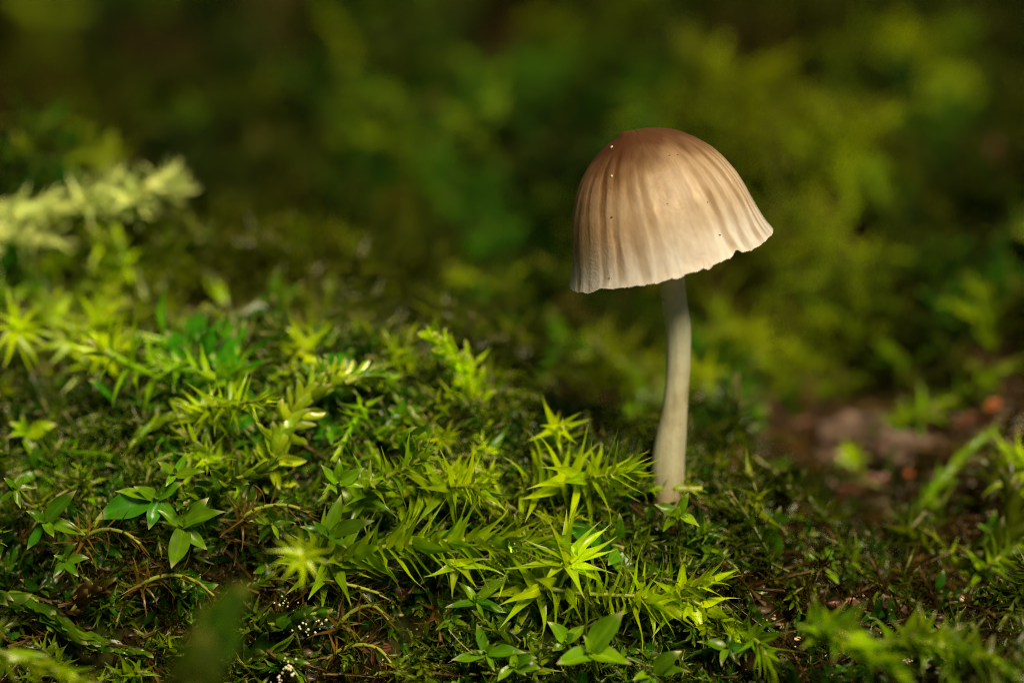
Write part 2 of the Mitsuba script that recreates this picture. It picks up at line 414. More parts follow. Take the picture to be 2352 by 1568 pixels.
def cap_mesh(shrink, low, na=288, ns=64, cut=1.0):
    s = np.linspace(0, 1, ns) ** 0.9
    arc = np.concatenate([[0], np.cumsum(np.hypot(*np.diff(PROFILE, axis=0).T))]); arc /= arc[-1]
    hh, rr = np.interp(s, arc, PROFILE[:, 0]), np.interp(s, arc, PROFILE[:, 1])
    k = np.array([0.25, .5, .25])
    for _ in range(3):
        hh[1:-1], rr[1:-1] = np.convolve(hh, k, 'valid'), np.convolve(rr, k, 'valid')
    ph = np.arange(na) / na * 2 * np.pi
    S, P = np.meshgrid(s, ph, indexing='ij')
    h, r = hh[:, None] + 0 * P, rr[:, None] + 0 * P
    ring = np.stack([np.cos(P) * 1.0, np.sin(P) * 1.0, S * 0], -1)
    # pleats over the gills, deepest near the margin; slow bulges; a scalloped, nicked margin
    pleat = np.sin(P * 27 + 3.0 * (meshkit.noise(ring * 2.3 + 5, 2) - .5) * 6)
    r = r * (1 + 0.0011 * pleat * np.clip(1 - S * 1.25, 0, 1) ** 0.8 + 0.035 * (meshkit.fbm(np.concatenate([ring[..., :2] * 1.3, S[..., None] * 2.2], -1) + 3, 3, 8) - 0.5) * np.clip(S * 4 + .4, 0, 1) * np.clip((1 - S) * 5, 0, 1))
    edge = 16 * (meshkit.fbm(ring * 2.6 + 11, 3, 6) - 0.5) + 4 * (meshkit.noise(ring * 11 + 2, 9) - 0.5) + 3.2 * (meshkit.noise(ring * 46 + 7, 5) - 0.5) * (0.3 + 1.4 * meshkit.noise(ring * 4 + 1, 13))
    for a0, wd, dp in ((-0.93, .05, 12), (-2.35, .16, 10), (-1.55, .05, -5), (-1.25, .035, -6)):
        edge = edge + dp * np.exp(-(((P - a0 + np.pi) % (2 * np.pi) - np.pi) / wd) ** 2)
    h = h + edge * np.clip(1 - S / 0.14, 0, 1) ** 1.3
    h = h + 7.0 * np.exp(-((((P - 2.9 + np.pi) % (2 * np.pi)) - np.pi) / .9) ** 2) * np.exp(-((S - .93) / .025) ** 2)      # a shallow lip left of the top
    h = h + 3.5 * (meshkit.fbm(np.concatenate([ring[..., :2] * S[..., None] * 6, S[..., None] * 9], -1), 2, 3) - .5) * np.clip(S * 3 - 2, 0, 1)
    r, h = np.maximum(r - shrink * (1 - 0.0 * S), 0.0), h - shrink * np.clip(S * 1.4, 0, 1) + low * np.clip(1 - S / .1, 0, 1)
    v = RIM + CS * (h[..., None] * AX + (r * np.cos(P))[..., None] * BX + (r * np.sin(P))[..., None] * CY)
    uv = np.stack([P / (2 * np.pi), S], -1)
    # close the seam with its own column so that uv does not wrap
    v, uv = np.concatenate([v, v[:, :1]], 1), np.concatenate([uv, np.stack([S[:, :1] * 0 + 1, S[:, :1]], -1)], 1)
    m = na + 1
    i = np.arange((ns - 1) * m).reshape(ns - 1, m)[:, :-1]
    f = np.stack([i, i + 1, i + m + 1, i + m], -1).reshape(-1, 4)
    return v.reshape(-1, 3), np.vstack([f[:, :3], f[:, [0, 2, 3]]]), uv.reshape(-1, 2)


def cap_lines(a, s):
    """The grooves over the gills: irregular in width, length and strength."""
    cr, sr = dr.cos(a * 6.2831853), dr.sin(a * 6.2831853)
    ph = a * 24 + 2.9 * (noise(cr * 2.3 + 5, sr * 2.3 + 5, 5.0) - .5) + 0.34 * (noise(cr * 5, sr * 5, s * 4) - .5) + 0.10 * (noise(cr * 17, sr * 17, s * 14) - .5)
    k = dr.floor(ph)
    r1, r2, r3 = cell_rand(k, 1), cell_rand(k, 2), cell_rand(k, 3)
    off = dr.abs(ph - k - 0.5 - 0.2 * (r3 - 0.5))
    wide = 0.22 + 0.20 * r1
    dark = (1 - smoothstep(wide * 0.25, wide * 1.35, off)) * smoothstep(-0.03, 0.06, s) * (1 - smoothstep(0.40 + 0.25 * r2, 0.66 + 0.22 * r2, s)) * (0.55 + 0.45 * r3)
    dark = dark * (0.55 + 0.45 * smoothstep(0.25, 0.7, noise(cr * 8 + 3, sr * 8, s * 6)))
    return dark


def cap_colour(p, n, uv):
    a, s = uv.x, uv.y
    cr, sr = dr.cos(a * 6.2831853), dr.sin(a * 6.2831853)
    cloud = fbm(cr * 2.2 + 7, sr * 2.2, s * 4.5)
    fine = fbm(cr * 30, sr * 30, s * 22)
    t = s + 0.30 * (cloud - 0.5)
    c = mix((0.70, 0.68, 0.62), (0.56, 0.465, 0.325), smoothstep(0.04, 0.34, t))
    c = mix(c, (0.35, 0.24, 0.128), smoothstep(0.32, 0.66, t))
    c = mix(c, (0.110, 0.050, 0.020), smoothstep(0.50, 0.80, t))
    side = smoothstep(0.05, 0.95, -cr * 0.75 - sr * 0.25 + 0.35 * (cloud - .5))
    c = c * mix((1, 1, 1), (0.84, 0.68, 0.52), side * smoothstep(0.04, 0.3, s))  # browner left side: pigment plus some shade put into the colour
    dark = cap_lines(a, s)
    c = c * mix((1, 1, 1), (0.50, 0.395, 0.27), dark)
    pale = smoothstep(0.60, 0.85, fbm(cr * 9 + 2, sr * 9, s * 8)) * smoothstep(0.08, 0.25, s) * (1 - smoothstep(0.4, 0.7, s))
    c = c * (1 + 0.22 * pale)
    streak = noise(cr * 42, sr * 42, s * 5)
    c = c * (0.78 + 0.24 * fine + 0.20 * streak)
    return dr.clip(c, 0.01, 0.9)


def cap_relief(p, n, uv):
    return noise(p.x * 120, p.y * 120, p.z * 120) + 0.6 * noise(p.x * 55, p.y * 55, p.z * 55) - 5.0 * cap_lines(uv.x, uv.y)


scene['cap_skin'] = {'type': 'blendbsdf', 'weight': 0.48,
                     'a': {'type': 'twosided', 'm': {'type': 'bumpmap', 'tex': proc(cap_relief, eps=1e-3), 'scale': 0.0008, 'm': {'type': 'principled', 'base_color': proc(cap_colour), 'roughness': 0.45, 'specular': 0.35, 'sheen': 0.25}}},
                     'b': {'type': 'principledthin', 'base_color': proc(cap_colour), 'roughness': 0.6, 'diff_trans': 2.0, 'spec_trans': 0.0, 'eta': 1.4}}
scene['gill_flesh'] = {'type': 'blendbsdf', 'weight': 0.8,
                       'a': {'type': 'twosided', 'm': {'type': 'principled', 'base_color': {'type': 'rgb', 'value': (0.60, 0.56, 0.48)}, 'roughness': 0.6, 'specular': 0.2}},
                       'b': {'type': 'principledthin', 'base_color': {'type': 'rgb', 'value': (0.62, 0.58, 0.48)}, 'roughness': 0.6, 'diff_trans': 2.0, 'spec_trans': 0.0, 'eta': 1.4}}


def stalk_colour(p, n, uv):
    s = uv.y
    v = fbm(p.x * 34, p.y * 34, p.z * 5)
    f = noise(p.x * 70, p.y * 70, p.z * 70)
    c = mix((0.50, 0.54, 0.39), (0.34, 0.34, 0.225), smoothstep(0.25, 0.7, 1 - s))
    c = mix((0.20, 0.105, 0.045), c, smoothstep(0.0, 0.20, s + 0.06 * (v - .5)))
    fib = noise(p.x * 60, p.y * 60, p.z * 3.5)
    blot = smoothstep(0.55, 0.8, fbm(p.x * 11 + 4, p.y * 11, p.z * 7))
    return c * (0.74 + 0.22 * v + 0.12 * f + 0.26 * fib) * mix((1, 1, 1), (0.72, 0.66, 0.55), blot * 0.7)


scene['stalk_skin'] = {'type': 'blendbsdf', 'weight': 0.4,
                       'a': {'type': 'twosided', 'm': {'type': 'bumpmap', 'tex': proc(lambda p, n, uv: noise(p.x * 60, p.y * 60, p.z * 10) + .5 * noise(p.x * 110, p.y * 110, p.z * 110), eps=1e-3), 'scale': 0.0022,
                                                       'm': {'type': 'principled', 'base_color': proc(stalk_colour), 'roughness': 0.5, 'specular': 0.35, 'sheen': 1.0, 'sheen_tint': 0.2}}},
                       'b': {'type': 'principledthin', 'base_color': proc(stalk_colour), 'roughness': 0.6, 'diff_trans': 1.4, 'spec_trans': 0.0, 'eta': 1.4}}
M = numbered('mushroom')
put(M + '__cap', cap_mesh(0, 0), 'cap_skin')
put(M + '__cap__lining', cap_mesh(9, 3, 192, 32), 'gill_flesh')
STALK = [(1537, 1215, 34), (1535, 1180, 33), (1533, 1159, 34), (1535.5, 1137, 36), (1534.5, 1107, 38), (1535.5, 1051, 38.5), (1545.5, 977, 32), (1552, 921, 28), (1557.5, 843, 27.5), (1558, 754, 29), (1550, 700, 29), (1545, 658, 29), (1541, 600, 30), (1530, 500, 32), (1510, 400, 34)]
sd = [13.95 - (1160 - y) / 1160 * 0.44 for _, y, _ in STALK]
stp = np.array([at(x, y, d) for (x, y, _), d in zip(STALK, sd)])
stc = spline(stp, 60)
yy = np.linalg.norm(np.diff(stp, axis=0), axis=1); yy = np.concatenate([[0], np.cumsum(yy)]) / yy.sum()
str_ = np.interp(np.linspace(0, 1, 60), yy, [w for _, _, w in STALK]) * 13.85 / FPX
str_ = np.convolve(np.pad(str_, 3, mode='edge'), np.ones(7) / 7, 'valid')
stv = tube(stc, str_, 32)
vv = stv[0]; vv += 0.006 * (meshkit.fbm(vv * np.array([9, 9, 4]), 3, 2) - .5)[:, None] * unit(np.array([1, -1, 0]))
put(M + '__stalk', (vv, stv[1], stv[2]), 'stalk_skin')
gl = []
for i in range(44):
    a0 = 2 * np.pi * i / 44
    dirn = math.cos(a0) * BX + math.sin(a0) * CY
    depth = 1.0 if i % 2 else 0.55
    rs = np.linspace(228, 40 if i % 2 else 120, 9)
    top = np.interp(rs, PROFILE[::-1, 1], PROFILE[::-1, 0]) - 8
    bot = np.maximum(top - np.interp(rs, [40, 120, 200, 230], [110, 75, 32, 5]) * depth, 6)
    g = np.concatenate([RIM + CS * (rs[:, None] * dirn + top[:, None] * AX), RIM + CS * (rs[:, None] * dirn + bot[:, None] * AX)])
    j = np.arange(8)
    gl.append((g, np.vstack([np.stack([j, j + 1, j + 10], 1), np.stack([j, j + 10, j + 9], 1)]), np.zeros((18, 2))))
put(M + '__gill_ring', join(gl), 'gill_flesh', smooth=False)
tag(M + '__gill_ring', kind='stuff')
tag(M, 'pale brown bell shaped mushroom with striped cap and slender stalk standing in the moss', 'mushroom')


def facing(px, py, d0=13.2, d1=13.95):
    """The first point of the cap's skin along the line of sight."""
    v = CAPV
    q = project_all(v)
    near = np.hypot(q[:, 0] - px, q[:, 1] - py) + 40 * np.maximum(q[:, 2] - 13.74, 0) * 100
    return v[np.argmin(near)]


def project_all(v):
    q = v - CAM; d = q @ FW
    return np.stack([1176 + FPX * (q @ RT) / d, 784 - FPX * (q @ UP) / d, d], 1)


CAPV = cap_mesh(0, 0)[0]


def pebble(c, r, seed, squash=(1, 1, 1), sub=2):
    m = trimesh.creation.icosphere(subdivisions=sub)
    v = m.vertices * (0.8 + 0.4 * meshkit.noise(m.vertices * 1.7 + seed, seed))[:, None]
    return c + v * r * np.asarray(squash), np.array(m.faces), np.zeros((len(v), 2))


for i, (x, y, r) in enumerate([(1405, 340, 3.2), (1404, 402, 2.6)]):
    k = put('grain_on_cap' if False else 'pollen_grain', pebble(facing(x, y), r * PX, 3 + i), 'grain')
    tag(k, ('cream grain stuck near the top left of the mushroom cap', 'yellowish grain lower on the left of the mushroom cap')[i], 'grain')
SPECKS = [(1406, 498, 2.2, 'on the left half of the mushroom cap'), (1653, 541, 2.2, 'at the lower right of the mushroom cap'), (1536, 356, 1.6, 'high on the mushroom cap'),
          (1556, 358, 1.4, 'right of another speck high on the cap'), (1533, 468, 1.4, 'in the middle of the mushroom cap'), (1400, 637, 1.8, 'at the lower left margin of the cap'),
          (1545, 640, 2.4, 'on the lower margin above the stalk'), (1626, 467, 1.5, 'in the right half of the mushroom cap'), (1560, 637, 1.8, 'short and curved on the margin right of the stalk')]
for i, (x, y, r, w) in enumerate(SPECKS):
    k = put('dirt_speck', pebble(facing(x, y), r * PX, 20 + i, (1.3, 1, .8), 1), 'black_speck')
    tag(k, 'tiny black dirt speck ' + w, 'speck')
h0 = at(1528, 693, 13.74)
k = put('fine_hair', tube(spline([h0, at(1517, 682, 13.71), at(1510, 671, 13.70), at(1507, 669, 13.70)], 12), np.linspace(.0035, .002, 12), 5), 'hair')
tag(k, 'pale curved hair on the left of the stalk just under the cap', 'hair')

# ------------------------------------------------------------------ the mosses one can tell apart
# pointed shoots
pointed('long yellow green shoot with spiky leaves lying across the front of the moss', [(770, 1290), (850, 1262), (928, 1249), (1072, 1240), (1195, 1246), (1272, 1243)], L=98, W=34, n=52, lift=0.24, a=0.62, b=0.72, spread=(50, 14), curl=(0.2, -.3))
pointed('bright shoot with a budded tip right of the big star shaped rosette', [(1235, 1350), (1330, 1362), (1401, 1366), (1483, 1372), (1552, 1406)], L=104, W=32, n=40, lift=0.2, a=0.86, b=0.82, spread=(80, 12), curl=(0.6, -.4))
pointed('upper tip of bright shoot reaching right below the foot of the stalk', [(1480, 1372), (1560, 1352), (1610, 1340), (1664, 1322)], L=78, W=26, n=24, lift=0.16, a=0.85, b=0.78, spread=(60, 8), curl=(0.3, -.3))
pointed('soft bright yellow shoot hanging down at the right end of the front shoots', [(1570, 1375), (1620, 1395), (1660, 1420), (1690, 1460)], L=80, W=34, n=24, lift=0.34, a=0.9, b=0.86, spread=(55, 10), curl=(0.4, -.2))
pointed('yellow green shoot with a bristling tip behind the long front shoot', [(905, 1150), (970, 1130), (1030, 1118), (1085, 1118), (1126, 1138)], L=84, W=28, n=36, depth=(13.85, 13.5), a=0.8, b=0.8, spread=(82, 14), curl=(0.5, -.3))
pointed('bright spiky shoot pointing right at the foot of the stalk', [(1200, 1130), (1270, 1110), (1330, 1100), (1400, 1090), (1462, 1076)], L=100, W=32, n=36, depth=(13.92, 13.58), a=0.82, b=0.8, spread=(78, 10), curl=(0.45, -.35))
pointed('small comb like yellow shoot tip left of the shiny catkin like shoot', [(470, 945), (520, 930), (566, 924), (618, 916)], L=58, W=17, n=36, depth=(13.9, 13.68), a=0.82, b=0.82, spread=(85, 20), curl=(0.3, -.5))
pointed('blurred yellow shoot with two horn like leaves on the left slope', [(180, 770), (225, 735), (262, 706)], L=78, W=26, n=20, lift=0.42, a=0.85, b=1.0, spread=(75, 30))
pointed('blurred spiky yellow shoot under the shoot with horn like leaves', [(230, 818), (280, 800), (326, 788)], L=72, W=22, n=28, lift=0.42, a=0.88, b=1.0, spread=(85, 35))
pointed('yellow spiky shoot tip rising behind the shiny catkin like shoot', [(690, 815), (715, 785), (735, 748)], L=66, W=22, n=26, lift=0.32, a=0.85, b=0.95, spread=(75, 25))
pointed('small yellow tuft just above the shiny catkin like shoot', [(668, 858), (690, 842), (703, 830)], L=40, W=12, n=18, lift=0.2, a=0.8, b=0.72, spread=(80, 30))
pointed('soft yellow shoot tip in the middle left of the hollow', [(770, 800), (795, 775), (812, 748)], L=60, W=20, n=22, lift=0.3, a=0.7, b=0.88, spread=(70, 25))
pointed('bright shoot with spreading tips cut off by the right edge', [(2420, 1110), (2372, 1080), (2318, 1050)], L=110, W=26, n=30, lift=0.3, a=0.85, b=0.85, spread=(75, 25))
pointed('blurred yellow green shoot slanting up at the right edge', [(2110, 952), (2180, 920), (2250, 880), (2335, 836)], L=64, W=22, n=30, lift=0.25, a=0.6, b=0.7, spread=(45, 20))
pointed('long smooth green shoot arching up to the right edge', [(2125, 1152), (2170, 1095), (2225, 1035), (2290, 988)], L=58, W=22, n=30, lift=0.3, a=0.45, b=0.72, spread=(25, 12), curl=(.1, -.2))
pointed('blurred olive shoot arching down right behind the stalk', [(1590, 790), (1650, 795), (1730, 822), (1802, 866)], L=64, W=22, n=32, lift=0.25, a=0.75, b=0.62, spread=(50, 20))
pointed('small sharp shoot tip at the bottom right of the broad leaved rosettes', [(1640, 1600), (1655, 1570), (1660, 1532)], L=66, W=20, n=20, lift=0.2, a=0.6, b=0.75, spread=(55, 12))
pointed('drooping tassel like shoot at the bottom right of the front shoots', [(1735, 1470), (1757, 1500), (1770, 1530), (1782, 1568)], L=82, W=18, n=28, lift=0.25, a=0.5, b=0.7, spread=(40, 8), curl=(0.1, -.1))
pointed('blurred leafy shoot sloping down at the bottom right corner', [(1920, 1450), (1975, 1478), (2030, 1515), (2085, 1562)], L=76, W=40, n=20, depth=(12.75, 12.6), a=0.5, b=0.72, spread=(40, 18), curl=(.2, -.2))
pointed('blurred shoot beside the bottom right corner', [(2120, 1475), (2190, 1490), (2260, 1512), (2330, 1545)], L=70, W=36, n=20, depth=(12.85, 12.7), a=0.55, b=0.6, spread=(40, 18))
pointed('pale blurred shoot in the bottom left corner', [(-60, 1490), (40, 1508), (130, 1538), (250, 1590)], L=80, W=40, n=26, lift=0.75, a=0.75, b=0.8, spread=(35, 15), curl=(.2, -.2))
pointed('dark fine haired shoot tip cut off by the left edge', [(-60, 1260), (-30, 1240), (10, 1215)], L=62, W=8, n=26, lift=0.2, a=0.5, b=0.5, spread=(40, 12), kind='thread')
pointed('green shoot with slim leaves between the broad rosettes and the long front shoot', [(840, 1130), (880, 1100), (930, 1075), (985, 1040)], L=70, W=26, n=22, lift=0.14, a=0.5, b=0.7, spread=(55, 20))
pointed('soft green shoot left of the stalk above the pale upright leaf', [(1120, 1040), (1170, 1000), (1225, 960), (1270, 920)], L=70, W=24, n=22, lift=0.1, a=0.35, b=0.66, spread=(50, 20))
pointed('blurred yellow shoot at the far end of the left slope', [(560, 640), (600, 620), (650, 600)], L=70, W=26, n=20, lift=0.25, a=0.8, b=0.8, spread=(60, 25))
pointed('blurred olive shoot tip on the crest of the left slope', [(520, 520), (560, 490), (600, 470)], L=70, W=24, n=20, lift=0.25, a=0.8, b=0.6, spread=(65, 25))
pointed('soft yellow green shoot leaning right in the dark hollow left of the stalk', [(1290, 790), (1350, 775), (1410, 790)], L=56, W=18, n=24, lift=0.2, a=0.75, b=0.6, spread=(60, 20))
pointed('blurred yellow shoot low in the hollow right of the stalk', [(1900, 900), (1950, 880), (2000, 866)], L=56, W=20, n=20, lift=0.2, a=0.75, b=0.6, spread=(60, 20))
pointed('green feathery shoot against the right edge low down', [(2270, 1300), (2310, 1270), (2350, 1250)], L=64, W=18, n=24, lift=0.25, a=0.45, b=0.6, spread=(60, 20))
pointed('blurred dark green shoot above the bottom right corner', [(1950, 1290), (2000, 1330), (2060, 1360)], L=60, W=16, n=24, lift=0.15, a=0.5, b=0.45, spread=(60, 20))

# rosettes of pointed leaves, seen from the tip
star('big star shaped yellow green rosette at the end of the long front shoot', (1298, 1296), [(1333, 1164, .12), (1361, 1197, .02), (1395, 1217), (1410, 1257), (1405, 1283), (1393, 1330), (1335, 1372, .1), (1255, 1345), (1167, 1332), (1215, 1312), (1262, 1200, .05), (1300, 1190, -.08), (1375, 1225, -.1), (1205, 1270, .02), (1360, 1350, -.06)], W=36, lift=0.30, a=0.9, b=0.95, inner=11, curl=.5)
star('small yellow green rosette with leaves hanging below the long front shoot', (1047, 1300), [(1033, 1366), (985, 1330), (1154, 1312), (1080, 1300), (1098, 1345), (1010, 1290), (1120, 1285)], W=26, lift=0.18, a=0.85, b=0.8)
star('blurred bright star rosette standing in front of the broad leaved rosettes', (692, 1281), [(640, 1240), (660, 1222), (700, 1218), (735, 1228), (760, 1262), (755, 1300), (735, 1330), (700, 1345), (655, 1335), (625, 1300), (615, 1265)], W=26, lift=0.95, a=0.88, b=0.85, inner=6)
star('blurred star rosette at the left edge halfway up', (42, 762), [(8, 668), (40, 690), (80, 700), (115, 740), (128, 775), (105, 805), (90, 840), (55, 850), (25, 845), (-10, 820), (-20, 770), (60, 690), (-10, 720)], W=26, lift=0.5, a=0.88, b=1.0, inner=12)
star('blurred yellow green star in the hollow right of the stalk', (1952, 1050), [(1940, 1000), (1985, 1010), (2000, 1060), (1960, 1100), (1915, 1080), (1915, 1030), (1985, 1090)], W=28, lift=0.2, a=0.75, b=0.72)

# rosettes of broad leaves
broad('lone broad leaved rosette at the left edge with four crossed leaves', (103, 1204), [(172, 1122), (204, 1221), (72, 1266), (54, 1180), (125, 1240, .1)])
broad('small dark broad leaved rosette below the lone rosette at the left edge', (149, 1291), [(174, 1240), (206, 1276), (116, 1325), (183, 1325), (120, 1280)], b=0.5)
broad('broad leaved rosette topmost of the cluster at left with three upright leaves', (403, 1092), [(428, 1040), (362, 1060), (468, 1094), (380, 1120)], a=.25)
broad('wide broad leaved rosette in the middle of the cluster at left', (362, 1150), [(311, 1110), (424, 1115), (262, 1142), (220, 1180), (300, 1190), (345, 1220), (400, 1195)], ratio=.5, b=.66)
broad('tall broad leaved rosette with a large front leaf on its own stem', (420, 1212), [(481, 1143), (489, 1200, .06), (409, 1310, .14), (360, 1175), (520, 1165), (465, 1270)], ratio=.44, a=.3, b=.7)
broad('small broad leaved rosette with one upright leaf left of the long front shoot', (622, 1206), [(644, 1140), (572, 1192), (680, 1210), (592, 1242), (640, 1235)], ratio=.38)
broad('pale blurred broad leaved rosette against the left edge', (37, 1126), [(8, 1096), (62, 1092), (0, 1162), (84, 1118), (40, 1170)], a=.35)
broad('dark broad leaved rosette touching the left end of the long front shoot', (752, 1236), [(796, 1142), (856, 1182), (686, 1216), (822, 1213), (715, 1190), (790, 1270)], b=.45, ratio=.42)
broad('pale green rosette with an upright leaf above the long front shoot', (776, 1112), [(786, 1052), (840, 1085), (730, 1075), (838, 1120), (745, 1140)], a=.35, b=.75)
broad('broad leaved rosette with one long pale leaf below the long front shoot', (1092, 1382), [(1170, 1326), (1027, 1405), (1156, 1392), (1158, 1412), (1048, 1338), (1110, 1420)], ratio=.36, b=.7)
broad('three leaved pale green plant left of the bottom middle', (1117, 1502), [(1098, 1430), (1206, 1508), (1042, 1528), (1143, 1472), (1130, 1545)], ratio=.40, b=.75, a=.3)
broad('large sharp broad leaved rosette at the bottom middle', (1356, 1502), [(1424, 1396, .05), (1284, 1534, .12), (1449, 1534, .12), (1330, 1462), (1385, 1480)], ratio=.54, b=.78, a=.32, lift=.28)
broad('dark broad leaved rosette right of the large bottom middle rosette', (1496, 1548), [(1565, 1490), (1450, 1555), (1582, 1535), (1470, 1590), (1520, 1600)], ratio=.46, b=.55)
broad('small leaning rosette left of the bottom middle plants', (1039, 1428), [(1000, 1442), (1062, 1412), (1075, 1440), (1030, 1460)], ratio=.4, b=.6)
broad('wet broad leaved rosette behind the large bottom middle rosette', (1302, 1477), [(1265, 1420), (1325, 1455), (1270, 1500), (1340, 1430)], ratio=.6, b=.66, a=.3)
broad('glossy broad leaved rosette between the two bottom middle plants', (1180, 1532), [(1232, 1500), (1210, 1550), (1140, 1560), (1175, 1490), (1240, 1545)], ratio=.5, b=.7, a=.3)
broad('blurred rosette with a pale round leaf right of the shiny shoot', (924, 960), [(928, 910), (890, 940), (975, 930), (990, 985), (900, 1000), (880, 985)], ratio=.55, a=.3, b=.7, lift=.12)
broad('large blurred green rosette with an upright pointed leaf left of the stalk', (1132, 925), [(1170, 835), (1268, 930), (1010, 950), (1120, 1015), (1215, 985), (1075, 900), (1180, 900)], ratio=.36, a=.15, b=.7, lift=.1)
broad('blurred rosette behind the large green rosette left of the stalk', (1226, 872), [(1288, 806), (1190, 838), (1180, 890), (1270, 880)], ratio=.4, a=.3, b=.66, lift=.1)
broad('single pale upright leaf pair left of the foot of the stalk', (1267, 1052), [(1264, 960, .05), (1310, 1060), (1225, 1060)], ratio=.62, a=.4, b=.85, lift=.1, inner=1)
broad('green rosette hiding the foot of the stalk', (1557, 1182), [(1586, 1137, .06), (1601, 1214), (1502, 1162), (1585, 1190), (1530, 1225), (1560, 1150, .1)], ratio=.5, a=.4, b=.72, lift=.3)
broad('blurred green star right of the foot of the stalk', (1775, 1088), [(1815, 1045), (1735, 1050), (1745, 1115), (1800, 1120), (1825, 1090)], ratio=.5, a=.25, b=.72)
broad('blurred green rosette below the hollow right of the stalk', (1887, 1292), [(1915, 1245), (1845, 1262), (1930, 1340), (1925, 1290), (1860, 1325)], ratio=.5, a=.3, b=.7)
broad('blurred blue green rosette near the right edge', (2280, 1232), [(2285, 1170), (2320, 1245), (2245, 1260), (2300, 1290), (2240, 1210)], ratio=.5, a=.2, b=.62)
broad('blurred pale leaved rosette at the left edge below the star', (62, 1000), [(25, 965), (130, 985), (60, 950), (75, 1050), (20, 1010)], ratio=.55, a=.5, b=.85)
broad('dark blue green rosette at the right end of the front shoots', (1672, 1490), [(1604, 1466), (1688, 1452), (1722, 1480), (1650, 1530), (1700, 1530)], ratio=.42, a=.08, b=.5)
broad('dark green rosette under the long smooth shoot near the right edge', (2110, 1180), [(2160, 1150), (2070, 1165), (2085, 1215), (2150, 1215)], ratio=.5, a=.3, b=.6)
broad('blurred green rosette deep behind the cap on the right', (1860, 345), [(1870, 285), (1920, 330), (1810, 330), (1850, 390), (1905, 385)], ratio=.6, a=.3, b=.8, lift=.2)
broad('blurred pale green rosette left of the cap far behind', (1010, 352), [(985, 315), (1055, 375), (1050, 330), (970, 375)], ratio=.62, a=.35, b=.9, lift=.2)
broad('blurred pale rosette in the middle distance left of the cap', (1140, 462), [(1130, 425), (1175, 470), (1105, 470), (1150, 500)], ratio=.62, a=.45, b=.85, lift=.2)
broad('blurred whitish leaf pair on the left slope', (480, 655), [(530, 700), (470, 640), (515, 660)], ratio=.6, a=.7, b=.95, lift=.25, inner=1)

# shoots with overlapping hollow leaves
KW = dict(kind='boat', spread=(34, 18), curl=(-0.5, -.6), fold=0.85, nu=7, nv=4, name='catkin_moss_shoot', jit=.6)
pointed('shiny catkin like shoot with hollow overlapping leaves and a curved slender tip', [(632, 1050), (655, 990), (686, 935), (740, 885), (800, 868), (850, 868)], L=56, W=33, n=84, depth=(13.80, 14.0), a=0.55, b=0.88, bsdf='glossy_leaf', stem_r=.03, **{**KW, 'spread': (50, 18), 'jit': 1.9})
pointed('slender green curved tip reaching right from the shiny catkin like shoot', [(790, 880), (840, 862), (880, 868), (905, 886)], L=46, W=16, n=18, depth=(13.85, 14.0), a=0.35, b=0.75, root=False, **{**KW, 'spread': (16, 4)})
pointed('pale blurred feathery shoot lying on the crest at the left edge', [(-90, 500), (0, 492), (90, 485), (164, 476), (328, 442), (425, 425)], L=104, W=50, n=50, depth=(14.95, 15.25), a=0.3, b=0.95, bsdf='pale_leaf', **{**KW, 'kind': 'pointed', 'spread': (38, 22), 'curl': (.2, -.1), 'fold': .5, 'jit': 1.4})
PALE = dict(bsdf='pale_leaf', a=.3, spread=(42, 22), jit=1.4)
pointed('pale blurred side branch hanging below the feathery shoot at the left edge', [(-60, 530), (20, 540), (80, 548), (140, 562)], L=70, W=36, n=24, depth=(14.85, 14.95), b=0.9, **PALE)
pointed('pale blurred side branch rising from the middle of the feathery shoot', [(190, 470), (240, 430), (275, 395)], L=62, W=30, n=16, depth=(15.05, 15.15), b=0.8, **PALE)
pointed('pale blurred side branch rising at the tip of the feathery shoot', [(320, 445), (370, 415), (408, 385)], L=62, W=32, n=18, depth=(15.05, 15.2), b=0.9, **PALE)
pointed('dark green worm like shoot creeping in from the left edge low down', [(-50, 1375), (30, 1378), (90, 1398), (166, 1449), (248, 1482), (330, 1500)], L=62, W=46, n=60, lift=0.3, a=0.3, b=0.42, **{**KW, 'spread': (16, 10)})
pointed('large blurred dark green shoot standing close in the foreground', [(515, 1400), (490, 1450), (466, 1510), (448, 1580), (425, 1730)][::-1], L=160, W=150, n=64, lift=1.9, a=0.32, b=0.5, bsdf='distant_leaf', **{**KW, 'spread': (22, 12)})
pointed('dark translucent leafy shoot in the brown moss at lower left', [(160, 1410), (200, 1370), (245, 1345)], L=62, W=46, n=18, lift=0.15, a=0.5, b=0.3, bsdf='old_leaf', **KW)
pointed('round dark green shoot end dusted with white grains', [(600, 1440), (645, 1430), (690, 1415), (740, 1405)], L=58, W=50, n=24, lift=0.22, a=0.35, b=0.36, **{**KW, 'spread': (40, 25)})
pointed('dark green shoot with drawn out hair tips at the bottom left of the middle', [(570, 1520), (615, 1500), (660, 1520), (690, 1560)], L=70, W=36, n=20, lift=0.2, a=0.3, b=0.45, **KW)
pointed('wet olive shoot under the shiny catkin like shoot', [(520, 1110), (570, 1090), (620, 1070)], L=56, W=34, n=22, lift=0.16, a=0.55, b=0.5, **KW)
pointed('curled olive shoot with a rounded end left of the comb like tip', [(290, 1040), (330, 995), (390, 965), (440, 985)], L=50, W=28, n=26, lift=0.16, a=0.55, b=0.5, **KW)

